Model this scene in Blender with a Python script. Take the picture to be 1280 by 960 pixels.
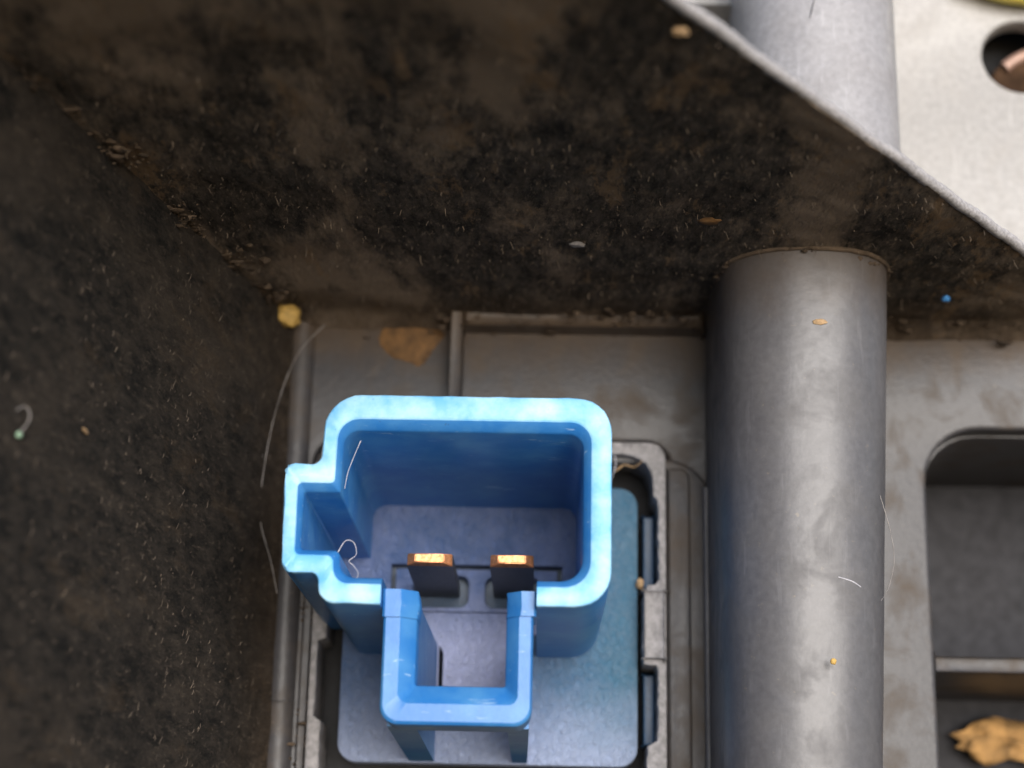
import bpy, bmesh, math, random
from mathutils import Vector, Matrix, noise

# ------------------------------------------------------------------ scene, camera, light
scene = bpy.context.scene
for o in list(bpy.data.objects):
    bpy.data.objects.remove(o, do_unlink=True)
COL = scene.collection
MM = 0.001                                   # all numbers below are millimetres: u right, v up, w out of the panel

TILT = math.radians(20)                       # the panel leans back, so its front faces the open sky
RT = Matrix.Rotation(-TILT, 3, 'X')

def W(u, v, w):
    return RT @ Vector((u * MM, -w * MM, v * MM))

cam_data = bpy.data.cameras.new('camera')
cam = bpy.data.objects.new('camera', cam_data)
COL.objects.link(cam)
right = Vector((0.99969128, 0.01326421, 0.02100954))
up = Vector((-0.01613934, -0.29623407, 0.954979))
fwd = Vector((-0.01889078, 0.95502327, 0.29592854))
m3 = RT @ Matrix((right, up, -fwd)).transposed()
cam.matrix_world = Matrix.Translation(W(3.719, -20.62, 102.435)) @ m3.to_4x4()
cam_data.sensor_width = 36.0
cam_data.lens = 60.75
cam_data.clip_start = 0.002
cam_data.clip_end = 50.0
cam_data.dof.use_dof = True
cam_data.dof.focus_distance = 0.0918
cam_data.dof.aperture_fstop = 34.0
scene.camera = cam

# soft daylight from in front of the panel, a little from above and from the right
P_EL, P_AZ = math.radians(7), math.radians(14)
sd = RT @ Vector((math.sin(P_AZ) * math.cos(P_EL), -math.cos(P_AZ) * math.cos(P_EL), math.sin(P_EL)))
SUN_EL = math.asin(sd.z)
world = bpy.data.worlds.new('World')
scene.world = world
world.use_nodes = True
wn = world.node_tree
bg = wn.nodes['Background']
sky = wn.nodes.new('ShaderNodeTexSky')
sky.sky_type = 'NISHITA'
sky.sun_disc = False
sky.sun_elevation = SUN_EL
sky.sun_rotation = math.atan2(sd.x, sd.y)
sky.dust_density = 2.0
sky.air_density = 1.0
sky.ozone_density = 1.0
wn.links.new(sky.outputs['Color'], bg.inputs['Color'])
bg.inputs['Strength'].default_value = 0.06

sun_data = bpy.data.lights.new('sun', 'SUN')
sun_data.energy = 1.5
sun_data.angle = math.radians(40)
sun_data.color = (1.0, 0.975, 0.95)
sun = bpy.data.objects.new('sun', sun_data)
COL.objects.link(sun)
sun.rotation_euler = sd.to_track_quat('Z', 'Y').to_euler()

scene.render.engine = 'CYCLES'
scene.cycles.use_denoising = True
scene.cycles.max_bounces = 6
scene.cycles.diffuse_bounces = 2
scene.view_settings.view_transform = 'Standard'
scene.view_settings.look = 'None'
scene.view_settings.exposure = 1.45
scene.view_settings.gamma = 1.0
scene.view_settings.use_curve_mapping = False

random.seed(7)

# ------------------------------------------------------------------ materials
def nmat(name):
    m = bpy.data.materials.new(name)
    m.use_nodes = True
    nt = m.node_tree
    b = nt.nodes['Principled BSDF']
    tc = nt.nodes.new('ShaderNodeTexCoord')
    mp = nt.nodes.new('ShaderNodeMapping')
    mp.inputs['Scale'].default_value = (1000, 1000, 1000)
    mp.inputs['Rotation'].default_value = (TILT, 0, 0)           # texture axes follow the panel
    nt.links.new(tc.outputs['Object'], mp.inputs['Vector'])
    return m, nt, b, mp.outputs['Vector']

def noise_fac(nt, vec, scale, lo, hi, detail=4, rough=0.55, stretch=None, dist=0.0):
    if stretch:
        mp = nt.nodes.new('ShaderNodeMapping')
        mp.inputs['Scale'].default_value = stretch
        nt.links.new(vec, mp.inputs['Vector'])
        vec = mp.outputs['Vector']
    n = nt.nodes.new('ShaderNodeTexNoise')
    n.inputs['Scale'].default_value = scale
    n.inputs['Detail'].default_value = detail
    n.inputs['Roughness'].default_value = rough
    n.inputs['Distortion'].default_value = dist
    nt.links.new(vec, n.inputs['Vector'])
    r = nt.nodes.new('ShaderNodeMapRange')
    r.inputs['From Min'].default_value = lo
    r.inputs['From Max'].default_value = hi
    nt.links.new(n.outputs['Fac'], r.inputs['Value'])
    return r.outputs['Result'], n.outputs['Fac']

def mixc(nt, fac, a, b):
    m = nt.nodes.new('ShaderNodeMix')
    m.data_type = 'RGBA'
    for sock, val in ((m.inputs[0], fac), (m.inputs[6], a), (m.inputs[7], b)):
        if isinstance(val, (tuple, list)):
            sock.default_value = (*val, 1) if len(val) == 3 else val
        elif isinstance(val, (int, float)):
            sock.default_value = val
        else:
            nt.links.new(val, sock)
    return m.outputs[2]

def math_(nt, op, a, b=0.0):
    m = nt.nodes.new('ShaderNodeMath')
    m.operation = op
    m.use_clamp = op in ('MULTIPLY', 'ADD')
    for s, val in ((m.inputs[0], a), (m.inputs[1], b)):
        if isinstance(val, (int, float)):
            s.default_value = val
        else:
            nt.links.new(val, s)
    return m.outputs[0]

def bump(nt, b, h, strength, dist_mm, prev=None):
    n = nt.nodes.new('ShaderNodeBump')
    n.inputs['Strength'].default_value = strength
    n.inputs['Distance'].default_value = dist_mm * MM
    nt.links.new(h, n.inputs['Height'])
    if prev is not None:
        nt.links.new(prev, n.inputs['Normal'])
    nt.links.new(n.outputs['Normal'], b.inputs['Normal'])
    return n.outputs['Normal']

def axis_mask(nt, vec, axis, lo, hi, wob=1.2):
    """0 at lo, 1 at hi along a panel axis (0 u, 1 depth, 2 v), with a ragged border"""
    sx = nt.nodes.new('ShaderNodeSeparateXYZ')
    nt.links.new(vec, sx.inputs[0])
    n = nt.nodes.new('ShaderNodeTexNoise')
    n.inputs['Scale'].default_value = 0.45
    n.inputs['Detail'].default_value = 6
    n.inputs['Roughness'].default_value = 0.65
    nt.links.new(vec, n.inputs['Vector'])
    k = nt.nodes.new('ShaderNodeMath'); k.operation = 'MULTIPLY_ADD'
    nt.links.new(n.outputs['Fac'], k.inputs[0]); k.inputs[1].default_value = wob * 4
    nt.links.new(sx.outputs[axis], k.inputs[2])
    r = nt.nodes.new('ShaderNodeMapRange')
    r.inputs['From Min'].default_value = lo + wob * 2
    r.inputs['From Max'].default_value = hi + wob * 2
    nt.links.new(k.outputs[0], r.inputs['Value'])
    return r.outputs['Result']

def mat_grey_plastic(name, base=(0.155, 0.15, 0.155), dirt=(0.15, 0.11, 0.07), amount=0.6, rough=0.42, crease=None, spec=0.35, bmp=0.12):
    m, nt, b, vec = nmat(name)
    f1, _ = noise_fac(nt, vec, 0.28, 0.48, 0.78, 6, 0.62, dist=0.4)
    f2, raw2 = noise_fac(nt, vec, 2.4, 0.3, 0.75, 6, 0.6)
    c = mixc(nt, f2, tuple(x * 0.82 for x in base), tuple(x * 1.15 for x in base))
    c = mixc(nt, math_(nt, 'MULTIPLY', f1, amount), c, dirt)
    f3, _ = noise_fac(nt, vec, 3.0, 0.66, 0.76, 4, 0.6)
    c = mixc(nt, math_(nt, 'MULTIPLY', f3, 0.4), c, (0.22, 0.18, 0.13))
    f5, _ = noise_fac(nt, vec, 1.6, 0.60, 0.66, 6, 0.6, stretch=(1.6, 1, 0.18))   # faint handling scratches
    c = mixc(nt, math_(nt, 'MULTIPLY', f5, 0.22), c, tuple(x * 1.8 for x in base))
    b.inputs['Specular IOR Level'].default_value = spec
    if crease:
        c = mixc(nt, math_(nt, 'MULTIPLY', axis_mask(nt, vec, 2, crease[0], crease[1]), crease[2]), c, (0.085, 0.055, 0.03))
    nt.links.new(c, b.inputs['Base Color'])
    rr = nt.nodes.new('ShaderNodeMapRange')
    rr.inputs['To Min'].default_value = rough - 0.08
    rr.inputs['To Max'].default_value = rough + 0.25
    nt.links.new(f1, rr.inputs['Value'])
    nt.links.new(rr.outputs['Result'], b.inputs['Roughness'])
    bump(nt, b, raw2, 0.25, bmp)
    return m

def mat_dark_wall(name, patch, gain=1.0, grime=0.7):
    """black plastic under greasy grime and lint; features run out from the panel (depth axis)"""
    m, nt, b, vec = nmat(name)
    st = (1, 0.38, 1)
    f1, raw1 = noise_fac(nt, vec, 0.10, 0.475, 0.56, 15, 0.74, stretch=st, dist=0.1)
    f2, raw2 = noise_fac(nt, vec, 1.3, 0.40, 0.66, 10, 0.8, stretch=st)
    f3, raw3 = noise_fac(nt, vec, 3.6, 0.57, 0.70, 4, 0.65, stretch=st)
    f4, raw4 = noise_fac(nt, vec, 0.30, 0.55, 0.60, 14, 0.78, stretch=st, dist=0.2)
    g = lambda c: tuple(x * gain for x in c)
    c = mixc(nt, f2, g((0.008, 0.008, 0.008)), g((0.060, 0.050, 0.042)))
    c = mixc(nt, math_(nt, 'MULTIPLY', f1, patch), c, g((0.128, 0.101, 0.078)))
    c = mixc(nt, math_(nt, 'MULTIPLY', f4, patch * 0.7), c, g((0.13, 0.088, 0.052)))
    c = mixc(nt, math_(nt, 'MULTIPLY', f3, 0.45), c, g((0.17, 0.135, 0.105)))
    c = mixc(nt, math_(nt, 'MULTIPLY', axis_mask(nt, vec, 1, -6.0, -0.5, 2.5), grime), c, (0.075, 0.050, 0.030))
    nt.links.new(c, b.inputs['Base Color'])
    b.inputs['Roughness'].default_value = 0.9
    b.inputs['Specular IOR Level'].default_value = 0.2
    n = bump(nt, b, raw2, 0.9, 0.5)
    bump(nt, b, raw3, 0.7, 0.25, n)
    return m

def mat_blue(name, base=(0.022, 0.155, 0.45), pale=(0.11, 0.32, 0.56), pale_amt=0.4, rough=0.38, scr=True):
    m, nt, b, vec = nmat(name)
    f1, _ = noise_fac(nt, vec, 0.45, 0.40, 0.68, 6, 0.6)
    f2, raw2 = noise_fac(nt, vec, 6.0, 0.3, 0.7, 4, 0.6)
    c = mixc(nt, math_(nt, 'MULTIPLY', f1, pale_amt), base, pale)
    f3, _ = noise_fac(nt, vec, 5.0, 0.69, 0.76, 3, 0.6)
    c = mixc(nt, math_(nt, 'MULTIPLY', f3, 0.55), c, (0.05, 0.07, 0.11))
    f5, _ = noise_fac(nt, vec, 1.5, 0.64, 0.69, 5, 0.65, stretch=(0.35, 1, 2.2), dist=0.4)   # fine pale scuffs
    c = mixc(nt, math_(nt, 'MULTIPLY', f5, 0.35), c, (0.50, 0.66, 0.80))
    nt.links.new(c, b.inputs['Base Color'])
    b.inputs['Roughness'].default_value = rough
    bump(nt, b, raw2, 0.16, 0.06)
    b.inputs['Subsurface Weight'].default_value = 0.0
    return m

def mat_dusty_lit_blue(name, base, dust, lo, hi, rough=0.55, left=None, low=None):
    m, nt, b, vec = nmat(name)
    f1, _ = noise_fac(nt, vec, 0.35, lo, hi, 6, 0.6, dist=0.3)
    f2, raw2 = noise_fac(nt, vec, 3.0, 0.3, 0.7, 7, 0.7, stretch=(1, 1, 0.8), dist=0.5)
    c = mixc(nt, f1, base, dust)
    if left:                                  # greyer dust film on the left part
        c = mixc(nt, axis_mask(nt, vec, 0, 8.5, 0.5, 0.9), c, left)
    if low:                                   # daylight on the lower, open part, painted as a paler colour
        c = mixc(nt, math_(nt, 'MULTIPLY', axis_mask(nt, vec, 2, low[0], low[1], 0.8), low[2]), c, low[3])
    c = mixc(nt, math_(nt, 'MULTIPLY', f2, 0.30), c, (0.30, 0.33, 0.40))
    f4, _ = noise_fac(nt, vec, 2.2, 0.63, 0.68, 6, 0.75)
    spots = math_(nt, 'MULTIPLY', f4, 0.7)
    c = mixc(nt, spots, c, (0.025, 0.03, 0.045))
    nt.links.new(c, b.inputs['Base Color'])
    b.inputs['Roughness'].default_value = rough
    bump(nt, b, raw2, 1.0, 0.45)
    return m

def mat_simple(name, base, rough=0.6, var=0.25, scale=3.0, metal=0.0, bmp=0.3, spec=0.5):
    m, nt, b, vec = nmat(name)
    b.inputs['Specular IOR Level'].default_value = spec
    f, raw = noise_fac(nt, vec, scale, 0.3, 0.7, 5, 0.6)
    c = mixc(nt, f, tuple(x * (1 - var) for x in base), tuple(min(1, x * (1 + var)) for x in base))
    nt.links.new(c, b.inputs['Base Color'])
    b.inputs['Roughness'].default_value = rough
    b.inputs['Metallic'].default_value = metal
    bump(nt, b, raw, bmp, 0.1)
    return m

M = {
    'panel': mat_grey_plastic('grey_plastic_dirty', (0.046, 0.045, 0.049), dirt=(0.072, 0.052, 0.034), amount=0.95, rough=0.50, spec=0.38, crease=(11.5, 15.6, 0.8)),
    'upper': mat_grey_plastic('grey_plastic_lit', (0.31, 0.302, 0.295), (0.29, 0.27, 0.25), 0.4),  # same plastic as the panel; its stronger daylight is painted into the colour
    'tube_upper': mat_grey_plastic('tube_plastic_lit', (0.27, 0.268, 0.285), (0.19, 0.18, 0.18), 0.4, 0.5),  # continues the tube; brighter light beyond the wall put into a lighter base
    'rim': mat_blue('pale_blue_rim', (0.12, 0.40, 0.72), (0.42, 0.67, 0.82), 0.85, 0.45),  # paler blue for the rim's front faces, with scattered scuffs
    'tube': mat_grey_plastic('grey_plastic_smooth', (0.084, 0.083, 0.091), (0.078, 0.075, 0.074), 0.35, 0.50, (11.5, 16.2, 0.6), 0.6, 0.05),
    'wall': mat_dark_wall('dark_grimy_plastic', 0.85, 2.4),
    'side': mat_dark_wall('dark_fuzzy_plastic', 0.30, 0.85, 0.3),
    'edge': mat_simple('lit_grey_edge', (0.34, 0.33, 0.34), 0.5, 0.35, 5.0, 0, 0.6),  # grey plastic as elsewhere, with the edge's caught light painted in
    'frame': mat_simple('rough_grey_frame', (0.21, 0.205, 0.215), 0.55, 0.4, 2.2, 0, 0.9),
    'blue': mat_blue('blue_plastic'),
    'flange': mat_dusty_lit_blue('dusty_lit_blue_plastic', (0.032, 0.155, 0.275), (0.07, 0.19, 0.30), 0.35, 0.68, rough=0.72, left=(0.10, 0.185, 0.39), low=(-7.0, -11.5, 0.75, (0.42, 0.50, 0.74))),
    'floor': mat_dusty_lit_blue('dusty_lit_floor_plastic', (0.07, 0.14, 0.34), (0.17, 0.24, 0.48), 0.38, 0.62, 0.75, low=(-1.5, -5.5, 0.85, (0.56, 0.61, 0.90))),
    'socket': mat_simple('deep_blue_plastic', (0.012, 0.045, 0.10), 0.45, 0.3, 5, 0, 0.2),
    'copper': mat_simple('copper_tip', (0.58, 0.26, 0.12), 0.42, 0.35, 4, 0.85, 0.4),
    'pin': mat_simple('tarnished_metal', (0.055, 0.055, 0.06), 0.5, 0.35, 4, 0.3, 0.3),
    'void': mat_simple('dark_cavity_plastic', (0.02, 0.02, 0.022), 0.8, 0.3, 2),
    'pocket': mat_simple('pocket_plastic', (0.030, 0.030, 0.034), 0.7, 0.3, 1.2, 0, 0.3, 0.15),
    'residue': mat_simple('dried_brown_residue', (0.115, 0.058, 0.018), 0.8, 0.65, 0.9, 0, 0.9),
    'crumb': mat_simple('ochre_crumb', (0.42, 0.27, 0.07), 0.7, 0.3, 2.5, 0, 0.8),
    'tan': mat_simple('tan_crumb', (0.36, 0.24, 0.13), 0.75, 0.35, 3.0, 0, 0.8),
    'dirt': mat_simple('brown_dirt', (0.075, 0.052, 0.034), 0.9, 0.55, 1.2, 0, 0.9),
    'fuzz': mat_simple('pale_fuzz', (0.115, 0.09, 0.07), 0.8, 0.6, 0.8, 0, 0),
    'fuzz_rib': mat_simple('tan_fuzz', (0.15, 0.115, 0.085), 0.85, 0.6, 0.8, 0, 0),
    'hair': mat_simple('grey_hair', (0.24, 0.225, 0.22), 0.5, 0.2, 2, 0, 0),
    'lint': mat_simple('white_lint', (0.42, 0.42, 0.47), 0.6, 0.2, 2, 0, 0),
    'bluespeck': mat_simple('blue_speck', (0.06, 0.25, 0.6), 0.5, 0.2, 2),
    'green': mat_simple('pale_green_speck', (0.32, 0.50, 0.36), 0.5, 0.2, 2),
    'gold': mat_simple('golden_scrap', (0.30, 0.17, 0.06), 0.85, 0.7, 0.8, 0.0, 0.9),
    'yellow': mat_simple('yellow_sleeve', (0.80, 0.66, 0.12), 0.45, 0.1, 1.0),
    'brass': mat_simple('brown_metal', (0.05, 0.028, 0.016), 0.85, 0.6, 0.6, 0.0, 0.5, 0.1),
    'pink': mat_simple('pinkish_metal', (0.35, 0.22, 0.17), 0.4, 0.2, 1.0, 0.1, 0.3),
}

# ------------------------------------------------------------------ builders
def link(name, me, mat, parent=None):
    o = bpy.data.objects.new(name, me)
    COL.objects.link(o)
    if mat is not None:
        if len(me.materials):
            me.materials.clear()
        me.materials.append(M[mat])
    if parent is not None:
        o.parent = parent
    return o

def tag(o, label=None, cat=None, group=None, kind=None):
    if label: o['label'] = label
    if cat: o['category'] = cat
    if group: o['group'] = group
    if kind: o['kind'] = kind
    return o

def thing(name, label, cat, group=None):
    o = bpy.data.objects.new(name, None)
    o.empty_display_size = 0.003
    COL.objects.link(o)
    return tag(o, label, cat, group)

def finish(bm, angle=35):
    bmesh.ops.recalc_face_normals(bm, faces=bm.faces)
    me = bpy.data.meshes.new('mesh')
    bm.to_mesh(me)
    bm.free()
    for p in me.polygons:
        p.use_smooth = True
    me.set_sharp_from_angle(angle=math.radians(angle))
    return me

def fillet(corners, seg=6, closed=True):
    """corners: (u, v, r) -> list of (u, v); same number of points for every r"""
    out = []
    n = len(corners)
    for i, (x, y, r) in enumerate(corners):
        if not closed and i in (0, n - 1):
            out.append((x, y)); continue
        p = Vector((x, y)); a = Vector(corners[i - 1][:2]); c = Vector(corners[(i + 1) % n][:2])
        d1 = (a - p); d2 = (c - p)
        l1, l2 = d1.length, d2.length
        d1.normalize(); d2.normalize()
        ang = d1.angle(d2)
        t = min(r / math.tan(ang / 2), l1 * 0.49, l2 * 0.49)
        r2 = t * math.tan(ang / 2)
        s, e = p + d1 * t, p + d2 * t
        bis = (d1 + d2).normalized()
        cen = p + bis * (r2 / math.sin(ang / 2))
        a0 = s - cen; a1 = e - cen
        th0 = math.atan2(a0.y, a0.x); th1 = math.atan2(a1.y, a1.x)
        dth = (th1 - th0 + math.pi) % (2 * math.pi) - math.pi
        for k in range(seg + 1):
            th = th0 + dth * k / seg
            out.append((cen.x + r2 * math.cos(th), cen.y + r2 * math.sin(th)))
    return out

def rrect(u0, u1, v0, v1, r, seg=6):
    rr = r if isinstance(r, (list, tuple)) else [r] * 4       # bl, br, tr, tl
    return fillet([(u0, v0, rr[0]), (u1, v0, rr[1]), (u1, v1, rr[2]), (u0, v1, rr[3])], seg)

def plate(name, loops, w0, w1, bev, mat, parent=None, angle=40, bevres=2):
    """flat plate with holes, front at w1, back at w0, rounded edges"""
    cu = bpy.data.curves.new('plate', 'CURVE')
    cu.dimensions = '2D'
    cu.fill_mode = 'BOTH'
    cu.extrude = max((w1 - w0) / 2 - bev, 0.0)
    cu.bevel_depth = bev
    cu.bevel_resolution = bevres
    cu.offset = -bev
    for lp in loops:
        s = cu.splines.new('POLY')
        s.points.add(len(lp) - 1)
        for p, (u, v) in zip(s.points, lp):
            p.co = (u, v, 0, 1)
        s.use_cyclic_u = True
    tmp = bpy.data.objects.new('tmp', cu)
    COL.objects.link(tmp)
    dg = bpy.context.evaluated_depsgraph_get()
    me = bpy.data.meshes.new_from_object(tmp.evaluated_get(dg))
    bpy.data.objects.remove(tmp, do_unlink=True)
    wm = (w0 + w1) / 2
    for vt in me.vertices:
        x, y, z = vt.co
        vt.co = W(x, y, z + wm)
    for p in me.polygons:
        p.use_smooth = True
    bm = bmesh.new(); bm.from_mesh(me)
    bmesh.ops.remove_doubles(bm, verts=bm.verts, dist=1e-7)
    bm.to_mesh(me); bm.free()
    me.set_sharp_from_angle(angle=math.radians(angle))
    return link(name, me, mat, parent)

def box(bm, u0, u1, v0, v1, w0, w1, bev=0.0, seg=2):
    r = bmesh.ops.create_cube(bm, size=1)
    vs = r['verts']
    for vt in vs:
        x, y, z = vt.co
        vt.co = W(u0 + (x + .5) * (u1 - u0), v0 + (z + .5) * (v1 - v0), w0 + (y + .5) * (w1 - w0))
    if bev:
        es = list({e for vt in vs for e in vt.link_edges})
        bmesh.ops.bevel(bm, geom=es, offset=bev * MM, segments=seg, affect='EDGES', profile=0.5)

def boxobj(name, dims, mat, parent=None, bev=0.15):
    bm = bmesh.new()
    box(bm, *dims, bev=bev)
    return link(name, finish(bm), mat, parent)

def sheet(bm, rows, close=False):
    """grid of points (list of rows)"""
    g = [[bm.verts.new(p) for p in r] for r in rows]
    for i in range(len(g) - 1):
        for j in range(len(g[0]) - 1):
            bm.faces.new((g[i][j], g[i][j + 1], g[i + 1][j + 1], g[i + 1][j]))
        if close:
            bm.faces.new((g[i][-1], g[i][0], g[i + 1][0], g[i + 1][-1]))
    return g

def tube(bm, pts, r, n=6, taper=False, ref=None):
    pts = [W(*p) for p in pts]
    rings = []
    for i, p in enumerate(pts):
        t = (pts[min(i + 1, len(pts) - 1)] - pts[max(i - 1, 0)]).normalized()
        a = (t.cross(ref) if ref is not None else t.orthogonal()).normalized(); b = t.cross(a)
        rr = r * MM * ((1 - 0.6 * i / (len(pts) - 1)) if taper else 1) * ((0.75 + 0.5 * noise.noise(p * 1500)) if r < .1 else 1)
        rings.append([p + a * math.cos(2 * math.pi * k / n) * rr + b * math.sin(2 * math.pi * k / n) * rr for k in range(n)])
    g = sheet(bm, rings, True)
    bm.faces.new(g[0]); bm.faces.new(g[-1][::-1])

def smooth_path(pts, k=6):
    out = []
    P = [Vector(p) for p in pts]
    for i in range(len(P) - 1):
        p0, p1, p2, p3 = P[max(i - 1, 0)], P[i], P[i + 1], P[min(i + 2, len(P) - 1)]
        for s in range(k):
            t = s / k
            out.append(tuple(0.5 * ((2 * p1) + (p2 - p0) * t + (2 * p0 - 5 * p1 + 4 * p2 - p3) * t * t + (3 * p1 - p0 - 3 * p2 + p3) * t ** 3)))
    out.append(tuple(P[-1]))
    return out

def strand(name, pts, r, mat, label, cat='fibre', group=None, k=7):
    bm = bmesh.new()
    tube(bm, smooth_path(pts, k), r, 6)
    return tag(link(name, finish(bm, 60), mat), label, cat, group)

def lump(bm, c, s, seed, rough=0.35, sub=2):
    r = bmesh.ops.create_icosphere(bm, subdivisions=sub, radius=1)
    for vt in r['verts']:
        d = vt.co.copy()
        k = 1 + rough * noise.noise(d * 1.6 + Vector((seed * 3.1, seed, 0))) + 0.4 * rough * noise.noise(d * 4 + Vector((0, seed * 2.3, 5)))
        vt.co = W(c[0] + d.x * s[0] * k, c[1] + d.z * s[1] * k, c[2] + d.y * s[2] * k)

def crumb(name, c, s, mat, label, cat, seed, rough=0.35):
    bm = bmesh.new()
    lump(bm, c, s, seed, rough, 3)
    return tag(link(name, finish(bm, 70), mat), label, cat)

# ------------------------------------------------------------------ housing: back panel, walls, tube
RIB_V = 15.3
LEAN = 0.238                                  # left wall leans outwards
housing = thing('plastic_housing', 'grimy dark grey moulded plastic housing holding the blue connector', 'housing')

# back panel below the cross wall, with the connector opening and the pocket on the right
plate('back_panel', [
    [(-13.5, -24), (48, -24), (48, 15.9), (-13.5, 15.9)],
    rrect(-10.3, 11.5, -15.5, 7.5, 1.6),
    fillet([(27.0, -22, 0.5), (46, -22, 0.5), (46, 8.7, 3.4), (27.0, 8.7, 3.4)], 8),
], -1.6, 0.0, 0.28, 'panel', housing)

# panel above the cross wall, with the round hole
circ = [(34.7 + 2.6 * math.cos(a), 34.2 + 2.6 * math.sin(a)) for a in [2 * math.pi * k / 40 for k in range(40)]]
tag(plate('upper_panel', [[(-30, 15.9), (60, 15.9), (60, 62), (-30, 62)], circ], -1.6, 0.0, 0.2, 'upper', housing),
    'brightly lit part of the panel beyond the diagonal edge')
o = boxobj('hole_backing', (24, 46, 24, 46, -6.0, -5.0), 'void', housing)
boxobj('upper_step', (9.0, 16.4, 36.0, 62, 0.05, 2.6), 'upper', housing, 0.5)

# stepped pad around the opening
plate('raised_pad', [
    fillet([(-10.2, -24, .3), (14.0, -24, .3), (14.0, 6.4, 3.0), (-10.2, 6.4, .3)], 8),
    rrect(-10.05, 11.18, -15.4, 6.1, 1.0)], -0.9, 0.55, 0.25, 'panel', housing)
plate('inner_pad', [fillet([(11.16, -24, .05), (12.6, -24, .05), (12.6, 5.7, 1.3), (11.16, 5.7, .05)], 8)], 0.3, 0.9, 0.2, 'panel', housing)

# frame round the opening: rough worn edge with notches
fr_out = rrect(-9.75, 11.1, -15.0, 7.15, 1.0)
fr_in = [(-8.0, -14.0), (9.2, -13.6), (9.9, -12.9), (9.95, -10.9), (10.55, -10.6), (10.6, -6.6), (10.5, -6.3), (9.75, -6.25),
         (9.7, -5.2), (9.75, -2.2), (9.95, -1.6), (10.5, -1.5), (10.65, -1.2), (10.6, 3.6), (10.35, 3.9), (10.25, 5.0), (9.9, 5.8), (9.2, 6.3), (8.0, 6.4), (-7.2, 6.4), (-8.6, 6.0), (-8.85, 5.0),
         (-8.8, -3.6), (-8.85, -5.0), (-9.3, -5.2), (-9.35, -9.6), (-8.95, -9.9), (-8.9, -12.8)]
rnd = random.Random(3)
fr2 = []
for i, p in enumerate(fr_in):
    q = fr_in[(i + 1) % len(fr_in)]
    n = max(1, int(math.hypot(q[0] - p[0], q[1] - p[1]) / 0.35))
    for k in range(n):
        t = k / n
        fr2.append((p[0] + (q[0] - p[0]) * t + rnd.uniform(-.05, .05), p[1] + (q[1] - p[1]) * t + rnd.uniform(-.05, .05)))
tag(plate('opening_frame', [fr_out, fr2], -2.4, 1.3, 0.10, 'frame', housing), 'rough pale grey rim round the connector opening')
boxobj('frame_tab', (9.78, 10.95, -5.95, -2.0, 1.0, 1.55), 'frame', housing, 0.2)
# dark cavity behind the opening
boxobj('cavity_floor', (-11, 12, -16, 8, -5.0, -4.2), 'void', housing)

# narrow vertical rib above the connector
boxobj('narrow_rib', (-2.15, -1.35, 6.9, 15.6, -0.3, 1.5), 'panel', housing, 0.18)
boxobj('ledge', (-1.3, 13.4, 14.4, 15.6, -0.3, 1.3), 'panel', housing, 0.35)

# round tube-shaped boss: straight flanks, half round front
def boss(name, uc, v0, v1, r, wc, mat, parent, nv=40, lean=0.0, taper=0.0):
    """superellipse front on straight flanks; lean/taper in mm per mm below the top"""
    bm = bmesh.new()
    rows = []
    for i in range(nv + 1):
        v = v0 + (v1 - v0) * i / nv
        d = v1 - v
        c, rad = uc - lean * d, r - taper * d
        prof = [(c - rad, -0.3), (c - rad, wc * 0.5)]
        for k in range(41):
            a = math.pi - math.pi * k / 40
            ca, sa = math.cos(a), math.sin(a)
            e = 2 / 2.35
            prof.append((c + rad * math.copysign(abs(ca) ** e, ca), wc + rad * abs(sa) ** e))
        prof += [(c + rad, wc * 0.5), (c + rad, -0.3)]
        rows.append([W(u + 0.02 * noise.noise(Vector((u, v * .4, w))), v, w + 0.05 * noise.noise(Vector((u * .5, v * .3, 4)))) for u, w in prof])
    sheet(bm, rows)
    return link(name, finish(bm, 50), mat, parent)
boss('tube', 18.5, -24, RIB_V + 0.2, 4.85, 8.1, 'tube', housing, lean=0.026, taper=0.024)
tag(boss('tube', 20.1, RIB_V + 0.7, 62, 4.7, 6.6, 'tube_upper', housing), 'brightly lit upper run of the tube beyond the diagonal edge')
# dusty fillet where the tube meets the cross wall
bm = bmesh.new()
pts = []
for k in range(61):
    a = math.pi * 1.04 - math.pi * 1.08 * k / 60
    ca, sa = math.cos(a), math.sin(a)
    e = 2 / 2.35
    pts.append((18.5 + 4.9 * math.copysign(abs(ca) ** e, ca), RIB_V - 0.02 + .06 * noise.noise(Vector((k * .4, 0, 0))), 8.1 + 4.9 * math.copysign(abs(sa) ** e, sa)))
tube(bm, pts, 0.16, 8, ref=RT @ Vector((0, 0, 1)))
link('fillet', finish(bm, 60), 'dirt', housing)
# slim bead at the foot of the tube's left flank
bm = bmesh.new()
tube(bm, [(13.55, -24 + k * 1.5, 0.75 + 0.03 * math.sin(k)) for k in range(20)], 0.22, 8)
link('bead', finish(bm, 60), 'tube', housing)
# pocket on the right
bm = bmesh.new()
box(bm, 26.2, 47, -24, 10, -15.0, -14.0)
link('pocket_back', finish(bm), 'pocket', housing)
plate('pocket_wall', [rrect(26.0, 47, -23, 9.7, 3.9), rrect(27.15, 45.8, -21.8, 8.55, 3.3)], -14.1, -1.4, 0.05, 'panel', housing)
boxobj('pocket_shelf', (27.1, 46, -6.1, -5.2, -14.2, -0.7), 'panel', housing, 0.25)

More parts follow.
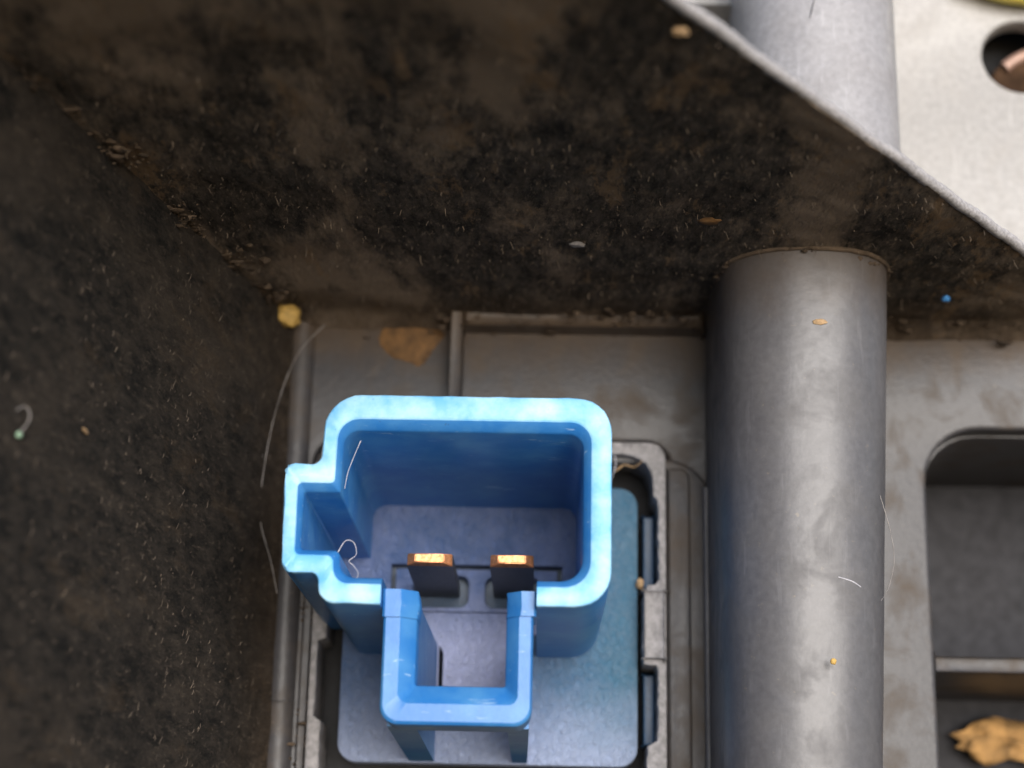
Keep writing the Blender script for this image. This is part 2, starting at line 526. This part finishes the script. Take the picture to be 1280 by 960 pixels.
# cross wall (dark gusset with a diagonal front edge): grid so that its surface can be uneven
def rib_top(u):
    return min(62.0, 39.75 - 1.257 * (u - 8.49))
def wall_noise(a, b, s):
    return 0.16 * noise.noise(Vector((a * .25, b * .25, s))) + 0.07 * noise.noise(Vector((a, b, s + 9)))
bm = bmesh.new()
rows_f, rows_b = [], []
NU, NW = 110, 90
for j in range(NW + 1):
    t = j / NW
    rf, rb = [], []
    for i in range(NU + 1):
        s = i / NU
        u = -30 + 70.2 * s
        wt = max(0.02, rib_top(u))
        w = -0.4 + (wt + 0.4) * t
        uu = u
        fil = 0.9 * max(0, 1 - max(w, 0) / 1.6) ** 2
        rf.append(W(uu, RIB_V - fil + wall_noise(uu, w, 1), w))
        rb.append(W(uu, RIB_V + 0.56, w))
    rows_f.append(rf); rows_b.append(rb)
g = sheet(bm, rows_f)
gb = sheet(bm, rows_b)
for i in range(NU):
    bm.faces.new((g[-1][i], g[-1][i + 1], gb[-1][i + 1], gb[-1][i]))
tag(link('cross_wall', finish(bm, 40), 'wall', housing), 'dark grimy wall across the top with a diagonal edge')
# bead along the diagonal edge, coloured as if catching the light
bm = bmesh.new()
rr = random.Random(5)
pts = []
for k in range(240):
    u = -9 + 49 * k / 239
    pts.append((u, RIB_V + 0.28 + rr.uniform(-.03, .03), rib_top(u) + rr.uniform(-.05, .05) + .22 * noise.noise(Vector((u * .5, 3, 1)))))
tube(bm, pts, 0.31, 10, ref=RT @ Vector((0, 0, 1)))
tag(link('diagonal_edge', finish(bm, 60), 'edge', housing), 'bright light-catching edge of the dark wall')

# left wall, leaning outwards
bm = bmesh.new()
rows, rowsb = [], []
for j in range(81):
    w = -0.4 + 62.4 * j / 80
    r1, r2 = [], []
    for i in range(61):
        v = -32 + 48 * i / 60
        fil = 0.8 * max(0, 1 - max(w, 0) / 1.6) ** 2
        u = -12.25 - LEAN * w + fil + wall_noise(v, w, 4)
        r1.append(W(u, v, w)); r2.append(W(u - 2.5, v, w))
    rows.append(r1); rowsb.append(r2)
g = sheet(bm, rows); gb = sheet(bm, rowsb)
for i in range(60):
    bm.faces.new((g[-1][i], g[-1][i + 1], gb[-1][i + 1], gb[-1][i]))
tag(link('side_wall', finish(bm, 40), 'side', housing), 'dark fuzzy wall along the left side')
# rounded grey strip at the wall's foot
bm = bmesh.new()
rows = []
for i in range(31):
    v = -24 + 38.8 * i / 30
    rows.append([W(-11.55 + 0.95 * math.cos(a) , v, -0.35 + 0.95 * math.sin(a)) for a in [math.pi * k / 12 for k in range(13)]])
sheet(bm, rows)
link('foot_strip', finish(bm, 60), 'panel', housing)

# ------------------------------------------------------------------ connector
con = thing('connector', 'bright blue two-pin plastic connector set in the grey panel', 'connector')

RIM = 17.5
outer = [(-4.25, -5.85, 0), (-7.35, -5.8, 2.0), (-7.45, -4.3, .45), (-9.25, -4.3, .6), (-9.42, 1.3, .5), (-7.6, 1.3, .5),
         (-7.45, 5.03, 1.9), (7.2, 5.03, 1.8), (7.2, -5.8, 2.9), (3.5, -5.8, 0)]
inner = [(-4.25, -4.42, 0), (-6.35, -4.42, 1.1), (-6.45, -3.05, .35), (-8.42, -3.05, .15), (-8.42, -.08, .15), (-6.55, -.08, .12),
         (-6.5, 3.2, .8), (5.75, 3.2, .8), (5.75, -4.42, 1.9), (3.5, -4.42, 0)]
O = fillet(outer, 7, False)
I = fillet(inner, 7, False)
def densify(A, B, step=0.5):
    a2, b2 = [], []
    for i in range(len(A) - 1):
        n = max(1, int(math.hypot(A[i + 1][0] - A[i][0], A[i + 1][1] - A[i][1]) / step))
        for k in range(n):
            t = k / n
            a2.append((A[i][0] + (A[i + 1][0] - A[i][0]) * t, A[i][1] + (A[i + 1][1] - A[i][1]) * t))
            b2.append((B[i][0] + (B[i + 1][0] - B[i][0]) * t, B[i][1] + (B[i + 1][1] - B[i][1]) * t))
    a2.append(A[-1]); b2.append(B[-1])
    return a2, b2
O, I = densify(O, I)
prof = [(0.02, -0.3), (0.0, 8.0), (0.0, RIM - .16), (0.03, RIM - .05), (0.09, RIM), (0.66, RIM), (0.72, RIM - .06), (0.95, RIM - .45), (1.0, RIM - .62), (1.0, 8.0), (1.0, -0.3)]
rr = random.Random(11)
bm = bmesh.new()
rows = []
for k, (po, pi) in enumerate(zip(O, I)):
    burr = 0.05 * noise.noise(Vector((k * .6, 2, 0)))
    # the left tab's edge is chewed up a little
    tab = 1.0 if po[0] < -8.6 else 0.0
    row = []
    for t, w in prof:
        dt = (burr * .5 + tab * rr.uniform(-.05, .05)) if 0 <= t <= 0.1 and w > 15 else 0
        t2 = t + dt
        row.append(W(po[0] + (pi[0] - po[0]) * t2, po[1] + (pi[1] - po[1]) * t2, w + (burr * .6 if w > 16 else 0)))
    rows.append(row)
g = sheet(bm, rows)
bm.faces.new(g[0]); bm.faces.new(g[-1][::-1])
for f in bm.faces:
    f.material_index = 0
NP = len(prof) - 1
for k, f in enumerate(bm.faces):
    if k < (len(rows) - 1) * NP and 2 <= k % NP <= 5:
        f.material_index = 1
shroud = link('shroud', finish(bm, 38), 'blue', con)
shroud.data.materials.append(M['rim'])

# flange and floor
BLOCK = [(-5.42, -0.22), (5.06, -0.22), (5.06, -3.36), (-5.42, -3.36)]
GAP = [(-2.32, -9.3), (-1.98, -9.3), (-1.98, -5.6), (-2.32, -5.2)]
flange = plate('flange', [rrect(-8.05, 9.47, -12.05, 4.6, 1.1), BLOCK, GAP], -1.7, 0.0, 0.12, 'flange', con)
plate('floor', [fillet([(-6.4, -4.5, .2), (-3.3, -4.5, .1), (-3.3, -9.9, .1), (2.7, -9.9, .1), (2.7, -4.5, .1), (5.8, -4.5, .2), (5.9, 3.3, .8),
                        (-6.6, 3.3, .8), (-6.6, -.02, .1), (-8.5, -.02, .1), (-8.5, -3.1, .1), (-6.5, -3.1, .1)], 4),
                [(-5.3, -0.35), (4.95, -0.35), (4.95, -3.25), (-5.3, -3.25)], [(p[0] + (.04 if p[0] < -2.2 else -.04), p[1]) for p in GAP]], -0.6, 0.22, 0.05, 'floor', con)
# terminal block sits a little lower inside a groove, with a slot round each pin
def slot(u0, u1):
    return rrect(u0, u1, -2.95, -1.0, .55)
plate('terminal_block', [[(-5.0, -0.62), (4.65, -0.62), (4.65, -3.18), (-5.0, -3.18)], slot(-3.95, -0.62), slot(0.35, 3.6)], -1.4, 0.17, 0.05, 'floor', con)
boxobj('slot_floor', (-5.6, 5.2, -3.5, -0.1, -2.2, -1.15), 'socket', con, 0.05)

# keyway: two legs standing on the flange carry a U-shaped guide
def leg(u0, u1, b0, b1):
    bm = bmesh.new()
    rows = [[W(x0, va, w), W(x1, va, w), W(x1, vb, w), W(x0, vb, w)] for w, x0, x1, va, vb in ((-0.2, b0, b1, -11.95, -5.2), (13.7, u0, u1, -11.4, -5.2))]
    g = sheet(bm, rows, True)
    bm.faces.new(g[0]); bm.faces.new(g[-1])
    return link('leg', finish(bm, 30), 'blue', con)
leg(-4.0, -2.55, -3.8, -2.35)
leg(2.08, 3.2, 2.2, 3.05)
def swept(name, oc, ic, pf, mat, seg=6):
    """open wall: outer and inner corner lists joined by a profile of (t across, w)"""
    A, B = densify(fillet(oc, seg, False), fillet(ic, seg, False), 0.4)
    bm = bmesh.new()
    rows = [[W(a[0] + (b[0] - a[0]) * t, a[1] + (b[1] - a[1]) * t, w) for t, w in pf] for a, b in zip(A, B)]
    g = sheet(bm, rows, True)
    bm.faces.new(g[0]); bm.faces.new(g[-1][::-1])
    return link(name, finish(bm, 32), mat, con)
def key_prof(top, low):
    return [(0.03, low), (0.0, top - .30), (0.02, top - .12), (0.09, top), (0.52, top), (0.55, top - .04), (0.97, top - .62), (1.0, top - .72), (1.0, low)]
swept('keyway_guide', [(-4.17, -5.0, 0), (-4.17, -11.6, .9), (3.35, -11.6, .9), (3.35, -5.0, 0)],
      [(-2.5, -5.0, 0), (-2.5, -9.6, .12), (2.0, -9.6, .12), (2.0, -5.0, 0)], key_prof(16.56, 13.4), 'blue', 8)
swept('shoulder', [(-4.25, -4.9, 0), (-4.24, -5.6, .1), (-4.24, -6.3, 0)], [(-2.48, -4.9, 0), (-2.48, -5.6, .1), (-2.48, -6.3, 0)], key_prof(16.68, 13.9), 'blue', 2)
swept('shoulder', [(3.52, -4.9, 0), (3.50, -5.6, .1), (3.50, -6.15, 0)], [(1.98, -4.9, 0), (1.98, -5.6, .1), (1.98, -6.15, 0)], key_prof(16.68, 13.9), 'blue', 2)

# latches of the connector seen in the gap on the right
boxobj('latch', (9.85, 10.5, -1.4, 3.0, -2.4, -0.9), 'socket', con, 0.15)
boxobj('latch', (9.85, 10.5, -10.7, -6.6, -2.4, -0.9), 'socket', con, 0.15)

# two pins
def pin(u0, u1, tip):
    bm = bmesh.new()
    v0, v1 = -2.15, -1.5
    uc = (u0 + u1) / 2
    hw = (u1 - u0) / 2
    rows = []
    for (w, kx, kv) in ((-0.8, 1, 1), (tip - .75, 1, 1), (tip - .45, .99, .96)):
        rows.append([W(uc - hw * kx, v0, w), W(uc - hw * kx, v1, w), W(uc + hw * kx, v1, w), W(uc + hw * kx, v0, w)])
    g = sheet(bm, rows, True)
    bm.faces.new(g[0][::-1]); bm.faces.new(g[-1])
    p = link('pin', finish(bm, 30), 'pin', con)
    bm = bmesh.new()
    rows = []
    # bevelled copper end: outline in (u, v) shrinking towards the tip
    for (w, kx, a, b) in ((tip - .449, 1.0, v0 - .01, v1 + .01), (tip - .30, .98, v0 - .01, v1 + .01), (tip, .62, v0 + .16, v1 - .06)):
        rows.append([W(uc - hw * kx, a, w), W(uc - hw * kx * .98, b, w), W(uc + hw * kx * .98, b, w), W(uc + hw * kx, a, w)])
    g = sheet(bm, rows, True)
    bm.faces.new(g[0][::-1]); bm.faces.new(g[-1])
    bmesh.ops.bevel(bm, geom=list(bm.edges), offset=0.04 * MM, segments=2, affect='EDGES')
    link('tip', finish(bm, 30), 'copper', p)
pin(-3.70, -1.18, 9.2)
pin(0.88, 3.28, 9.2)

# ------------------------------------------------------------------ small things
# things beyond the diagonal edge and in the pocket
bm = bmesh.new()
r = bmesh.ops.create_cone(bm, cap_ends=True, segments=28, radius1=2.1, radius2=1.9, depth=3.0)
for vt in r['verts']:
    x, y, z = vt.co
    vt.co = W(35.2 + x, 33.6 + y, -4.0 + z)
bmesh.ops.bevel(bm, geom=[e for e in bm.edges if len(e.link_faces) == 2 and e.calc_face_angle(0) > 1], offset=.25 * MM, segments=2, affect='EDGES')
fast = thing('fastener', 'brown metal fastener sunk in the round hole at upper right', 'fastener')
link('head', finish(bm, 40), 'brass', fast)
bm = bmesh.new()
tube(bm, smooth_path([(34.2, 34.6, -2.4), (35.0, 35.2, -2.35), (36.4, 35.9, -2.4)], 4), 0.42, 8)
link('streak', finish(bm, 60), 'pink', fast)
strand('yellow_sleeve', [(30.8, 39.6, 1.2), (33.0, 38.65, 1.2), (35.0, 38.25, 1.2), (37.5, 38.2, 1.2), (41, 38.6, 1.2)], 0.9, 'yellow',
       'yellow sleeve at the top right corner, above the round hole', 'sleeve')
crumb('golden_scrap', (34.4, -8.9, -12.8), (2.9, 1.2, .8), 'gold', 'golden scrap lying in the lower right pocket under the shelf', 'scrap', 3, 1.0)

crumb('dried_residue', (-4.6, 14.0, -.02), (1.85, 1.75, .2), 'residue', 'round brown dried residue stuck above the blue connector', 'residue', 2, .3)
crumb('ochre_crumb', (-12.3, 14.9, 1.6), (.8, .8, .6), 'crumb', 'small ochre yellow crumb at the corner of the dark walls', 'crumb', 5, .4)
crumb('tan_crumb', (9.2, RIB_V - .15, 37.4), (.35, .2, .22), 'tan', 'tan crumb just under the top of the diagonal edge', 'crumb', 8, .4)
crumb('tan_flake', (18.7, 11.0, 12.85), (.40, .16, .06), 'tan', 'small tan flake near the top of the grey tube', 'flake', 9, .4)
crumb('yellow_grain', (18.8, -7.6, 13.05), (.16, .16, .1), 'crumb', 'tiny yellow grain low on the grey tube', 'grain', 12, .3)
crumb('blue_speck', (27.3, 14.9, 6.2), (.26, .2, .26), 'bluespeck', 'tiny blue speck on the dark wall right of the tube', 'speck', 10, .3)
crumb('grain', (9.6, -1.3, .35), (.22, .34, .25), 'tan', 'pale grain wedged between blue flange and grey frame', 'grain', 14, .4)
crumb('pale_chip', (5.4, RIB_V - .2, 13.4), (.42, .12, .3), 'hair', 'pale grey chip on the dark cross wall above the connector', 'chip', 15, .4)
crumb('ochre_flake', (12.3, RIB_V - .2, 17.0), (.6, .12, .4), 'residue', 'ochre flake on the dark cross wall left of the tube', 'flake', 16, .4)

strand('long_hair', [(-9.9, 14.2, 1.8), (-11.4, 12.0, 2.4), (-12.4, 8.5, 2.8), (-12.9, 4.5, 3.0), (-12.9, 1.6, 3.0), (-12.2, -.8, 2.6), (-11.8, -2.6, 2.0)], .035, 'hair',
       'long grey hair curving down beside the left dark wall', 'hair')
strand('short_hair', [(-13.0, 5.5, 3.0), (-13.4, 3.0, 3.2), (-13.5, 1.0, 3.2), (-13.7, -1.0, 3.3)], .022, 'hair',
       'faint short hair just left of the long one', 'hair')
strand('pale_fibre', [(-5.75, 2.9, 16.2), (-6.1, 2.0, 16.1), (-6.35, 1.2, 16.1), (-6.45, .3, 16.3)], .03, 'lint',
       'pale straight fibre inside the upper left corner of the connector', 'fibre')
strand('curly_fibre', [(-6.75, -2.95, 15.6), (-6.35, -2.3, 15.7), (-5.9, -2.4, 15.8), (-5.75, -3.0, 15.8), (-6.1, -3.35, 15.8), (-5.85, -3.6, 15.8), (-5.6, -4.0, 15.8), (-5.75, -4.4, 15.8)], .035, 'lint',
       'curly white lint fibre beside the left slot of the connector', 'fibre')
strand('tube_fibre', [(19.2, -3.2, 13.15), (19.9, -3.4, 13.1), (20.4, -3.65, 12.85)], .045, 'lint', 'short white fibre lying across the middle of the grey tube', 'fibre')
strand('tube_hair', [(21.8, 1.5, 11.9), (22.4, -.5, 11.4), (22.5, -2.0, 11.3), (22.1, -3.4, 11.6), (21.6, -4.2, 12.0)], .03, 'hair', 'curved hair on the shaded right side of the grey tube', 'hair')
strand('upper_hair', [(19.0, 30.5, 11.35), (19.6, 32.6, 11.35), (20.8, 34.2, 11.4), (22.5, 35.0, 10.9)], .035, 'pin', 'thin dark hair on the bright tube beyond the diagonal edge', 'hair')
strand('frame_fibre', [(8.1, 5.4, 1.0), (8.6, 5.75, 1.2), (9.2, 5.65, 1.1), (9.7, 6.0, 1.3)], .06, 'tan', 'tan fibre caught in the upper right corner of the frame', 'fibre')
strand('edge_fibre', [(-12.0, -8.6, .9), (-11.4, -8.75, 1.0), (-10.8, -8.7, 1.0), (-10.3, -8.8, .9)], .035, 'pin', 'short dark fibre lying across the strip left of the frame', 'fibre')
strand('corner_fibre', [(7.8, 4.9, .6), (8.0, 5.4, .9), (8.1, 5.9, 1.1), (8.0, 6.4, 1.35)], .04, 'lint', 'short pale fibre between the connector and the top of the frame', 'fibre')
crumb('green_bit', (-19.2, -.85, 29.95), (.12, .12, .24), 'green', 'tiny pale green bit at the far left of the dark wall', 'bit', 21, .4)
crumb('brown_sliver', (-17.9, .95, 24.2), (.08, .12, .5), 'tan', 'small brown sliver on the dark left wall near the green bit', 'sliver', 22, .5)
strand('curled_fibre', [(-19.15, -.75, 30.0), (-18.95, -.2, 29.7), (-18.95, .25, 29.6), (-19.15, .5, 29.8), (-19.35, .2, 30.2)], .04, 'hair', 'thin curled fibre just above the tiny green bit, far left', 'fibre')

# fuzz and grit on the two dark walls: uncountable
def scatter_fuzz(name, n, point, label, seed, along, lifts, wds, mat):
    rnd = random.Random(seed)
    bm = bmesh.new()
    for _ in range(n):
        p, nrm, a, b = point(rnd)
        L = rnd.choice((.08, .1, .14, .18, .25, .35)) * rnd.uniform(.7, 1.3)
        wd = rnd.uniform(*wds)
        th = along + rnd.gauss(0, .4)
        d = a * math.cos(th) + b * math.sin(th)
        s = nrm.cross(d)
        lift = rnd.uniform(*lifts)
        p0 = p + nrm * .02
        p1 = p + d * L * .5 + nrm * (.05 + lift * L * .5) + s * rnd.uniform(-.08, .08)
        p2 = p + d * L + nrm * (.03 + lift * L)
        rows = []
        for q, k in ((p0, 1), (p1, .9), (p2, .5)):
            ring = [q + s * wd * k, q + nrm * wd * k * 1.2, q - s * wd * k]
            rows.append([W(*x) for x in ring])
        g = sheet(bm, rows, True)
    o = link(name, finish(bm, 80), mat)
    return tag(o, label, 'dust', kind='stuff')

def on_rib(rnd):
    while True:
        u = rnd.uniform(-24, 33); w = rnd.uniform(.3, 55)
        if w < rib_top(u) - .3 and u > -12.6 - LEAN * w and noise.noise(Vector((u * .18, w * .18, 3))) > rnd.uniform(-.6, .5):
            break
    return Vector((u, RIB_V + wall_noise(u, w, 1) - .01, w)), Vector((0, -1, 0)), Vector((1, 0, 0)), Vector((0, 0, 1))

def on_left(rnd):
    while True:
        v = rnd.uniform(-32, 15); w = rnd.uniform(.3, 58)
        if noise.noise(Vector((v * .18, w * .18, 7))) > rnd.uniform(-.6, .5):
            break
    n = Vector((1, 0, LEAN)).normalized()
    return Vector((-12.25 - LEAN * w + wall_noise(v, w, 4) + .01, v, w)), n, Vector((0, 1, 0)), Vector((-LEAN, 0, 1)).normalized()

scatter_fuzz('wall_dust', 1500, on_rib, 'pale fuzz and dust clinging to the dark cross wall', 21, math.pi / 2, (.5, 1.8), (.010, .026), 'fuzz_rib')
scatter_fuzz('wall_dust', 1700, on_left, 'pale fuzz and dust clinging to the dark left wall', 22, 0.2, (.05, .5), (.009, .022), 'fuzz')

def scatter_grit(name, n, point, label, seed, mat='dirt', smax=.3):
    rnd = random.Random(seed)
    bm = bmesh.new()
    k = 0
    while k < n:
        c = point(rnd)
        if noise.noise(Vector((c[0] * .35 + seed, c[1] * .35, c[2] * .35))) < rnd.uniform(-.25, .3):
            continue
        k += 1
        s = rnd.uniform(.04, smax) * rnd.uniform(.3, 1) ** 2
        lump(bm, c, (s * rnd.uniform(.6, 2.2), s * rnd.uniform(.3, 1.0), s * rnd.uniform(.6, 2.0)), rnd.uniform(0, 50), 1.0, 1)
    return tag(link(name, finish(bm, 70), mat), label, 'dirt', kind='stuff')

def crease_bottom(rnd):
    u = rnd.uniform(-12.5, 34)
    return (u, RIB_V - abs(rnd.gauss(0, .45)) - .1, abs(rnd.gauss(0, .8)) + (1.2 if -1.3 < u < 13.4 and rnd.random() < .6 else 0))
def crease_corner(rnd):
    w = rnd.uniform(0, 34)
    return (-12.3 - LEAN * w + abs(rnd.gauss(0, .8)), RIB_V - abs(rnd.gauss(0, .3)) + .08, w)
def crease_left(rnd):
    return (-10.2 + rnd.gauss(0, .25), rnd.uniform(-14, 3), -0.3 + abs(rnd.gauss(0, .3)))
scatter_grit('crease_dirt', 500, crease_bottom, 'brown dirt packed along the foot of the cross wall', 31)
scatter_grit('crease_dirt', 300, crease_corner, 'brown dirt packed in the corner between the two dark walls', 32)
scatter_grit('crease_dirt', 260, crease_left, 'brown dirt packed along the left edge of the frame', 33, 'dirt', .22)
def around_tube(rnd):
    a = rnd.uniform(.05, math.pi - .05)
    return (18.5 + (4.9 + abs(rnd.gauss(0, .2))) * math.cos(a), RIB_V - abs(rnd.gauss(0, .25)) - .05, 8.2 + (4.9 + abs(rnd.gauss(0, .2))) * math.sin(a))
scatter_grit('crease_dirt', 60, around_tube, 'brown dirt ringing the top end of the tube', 34, 'dirt', .16)
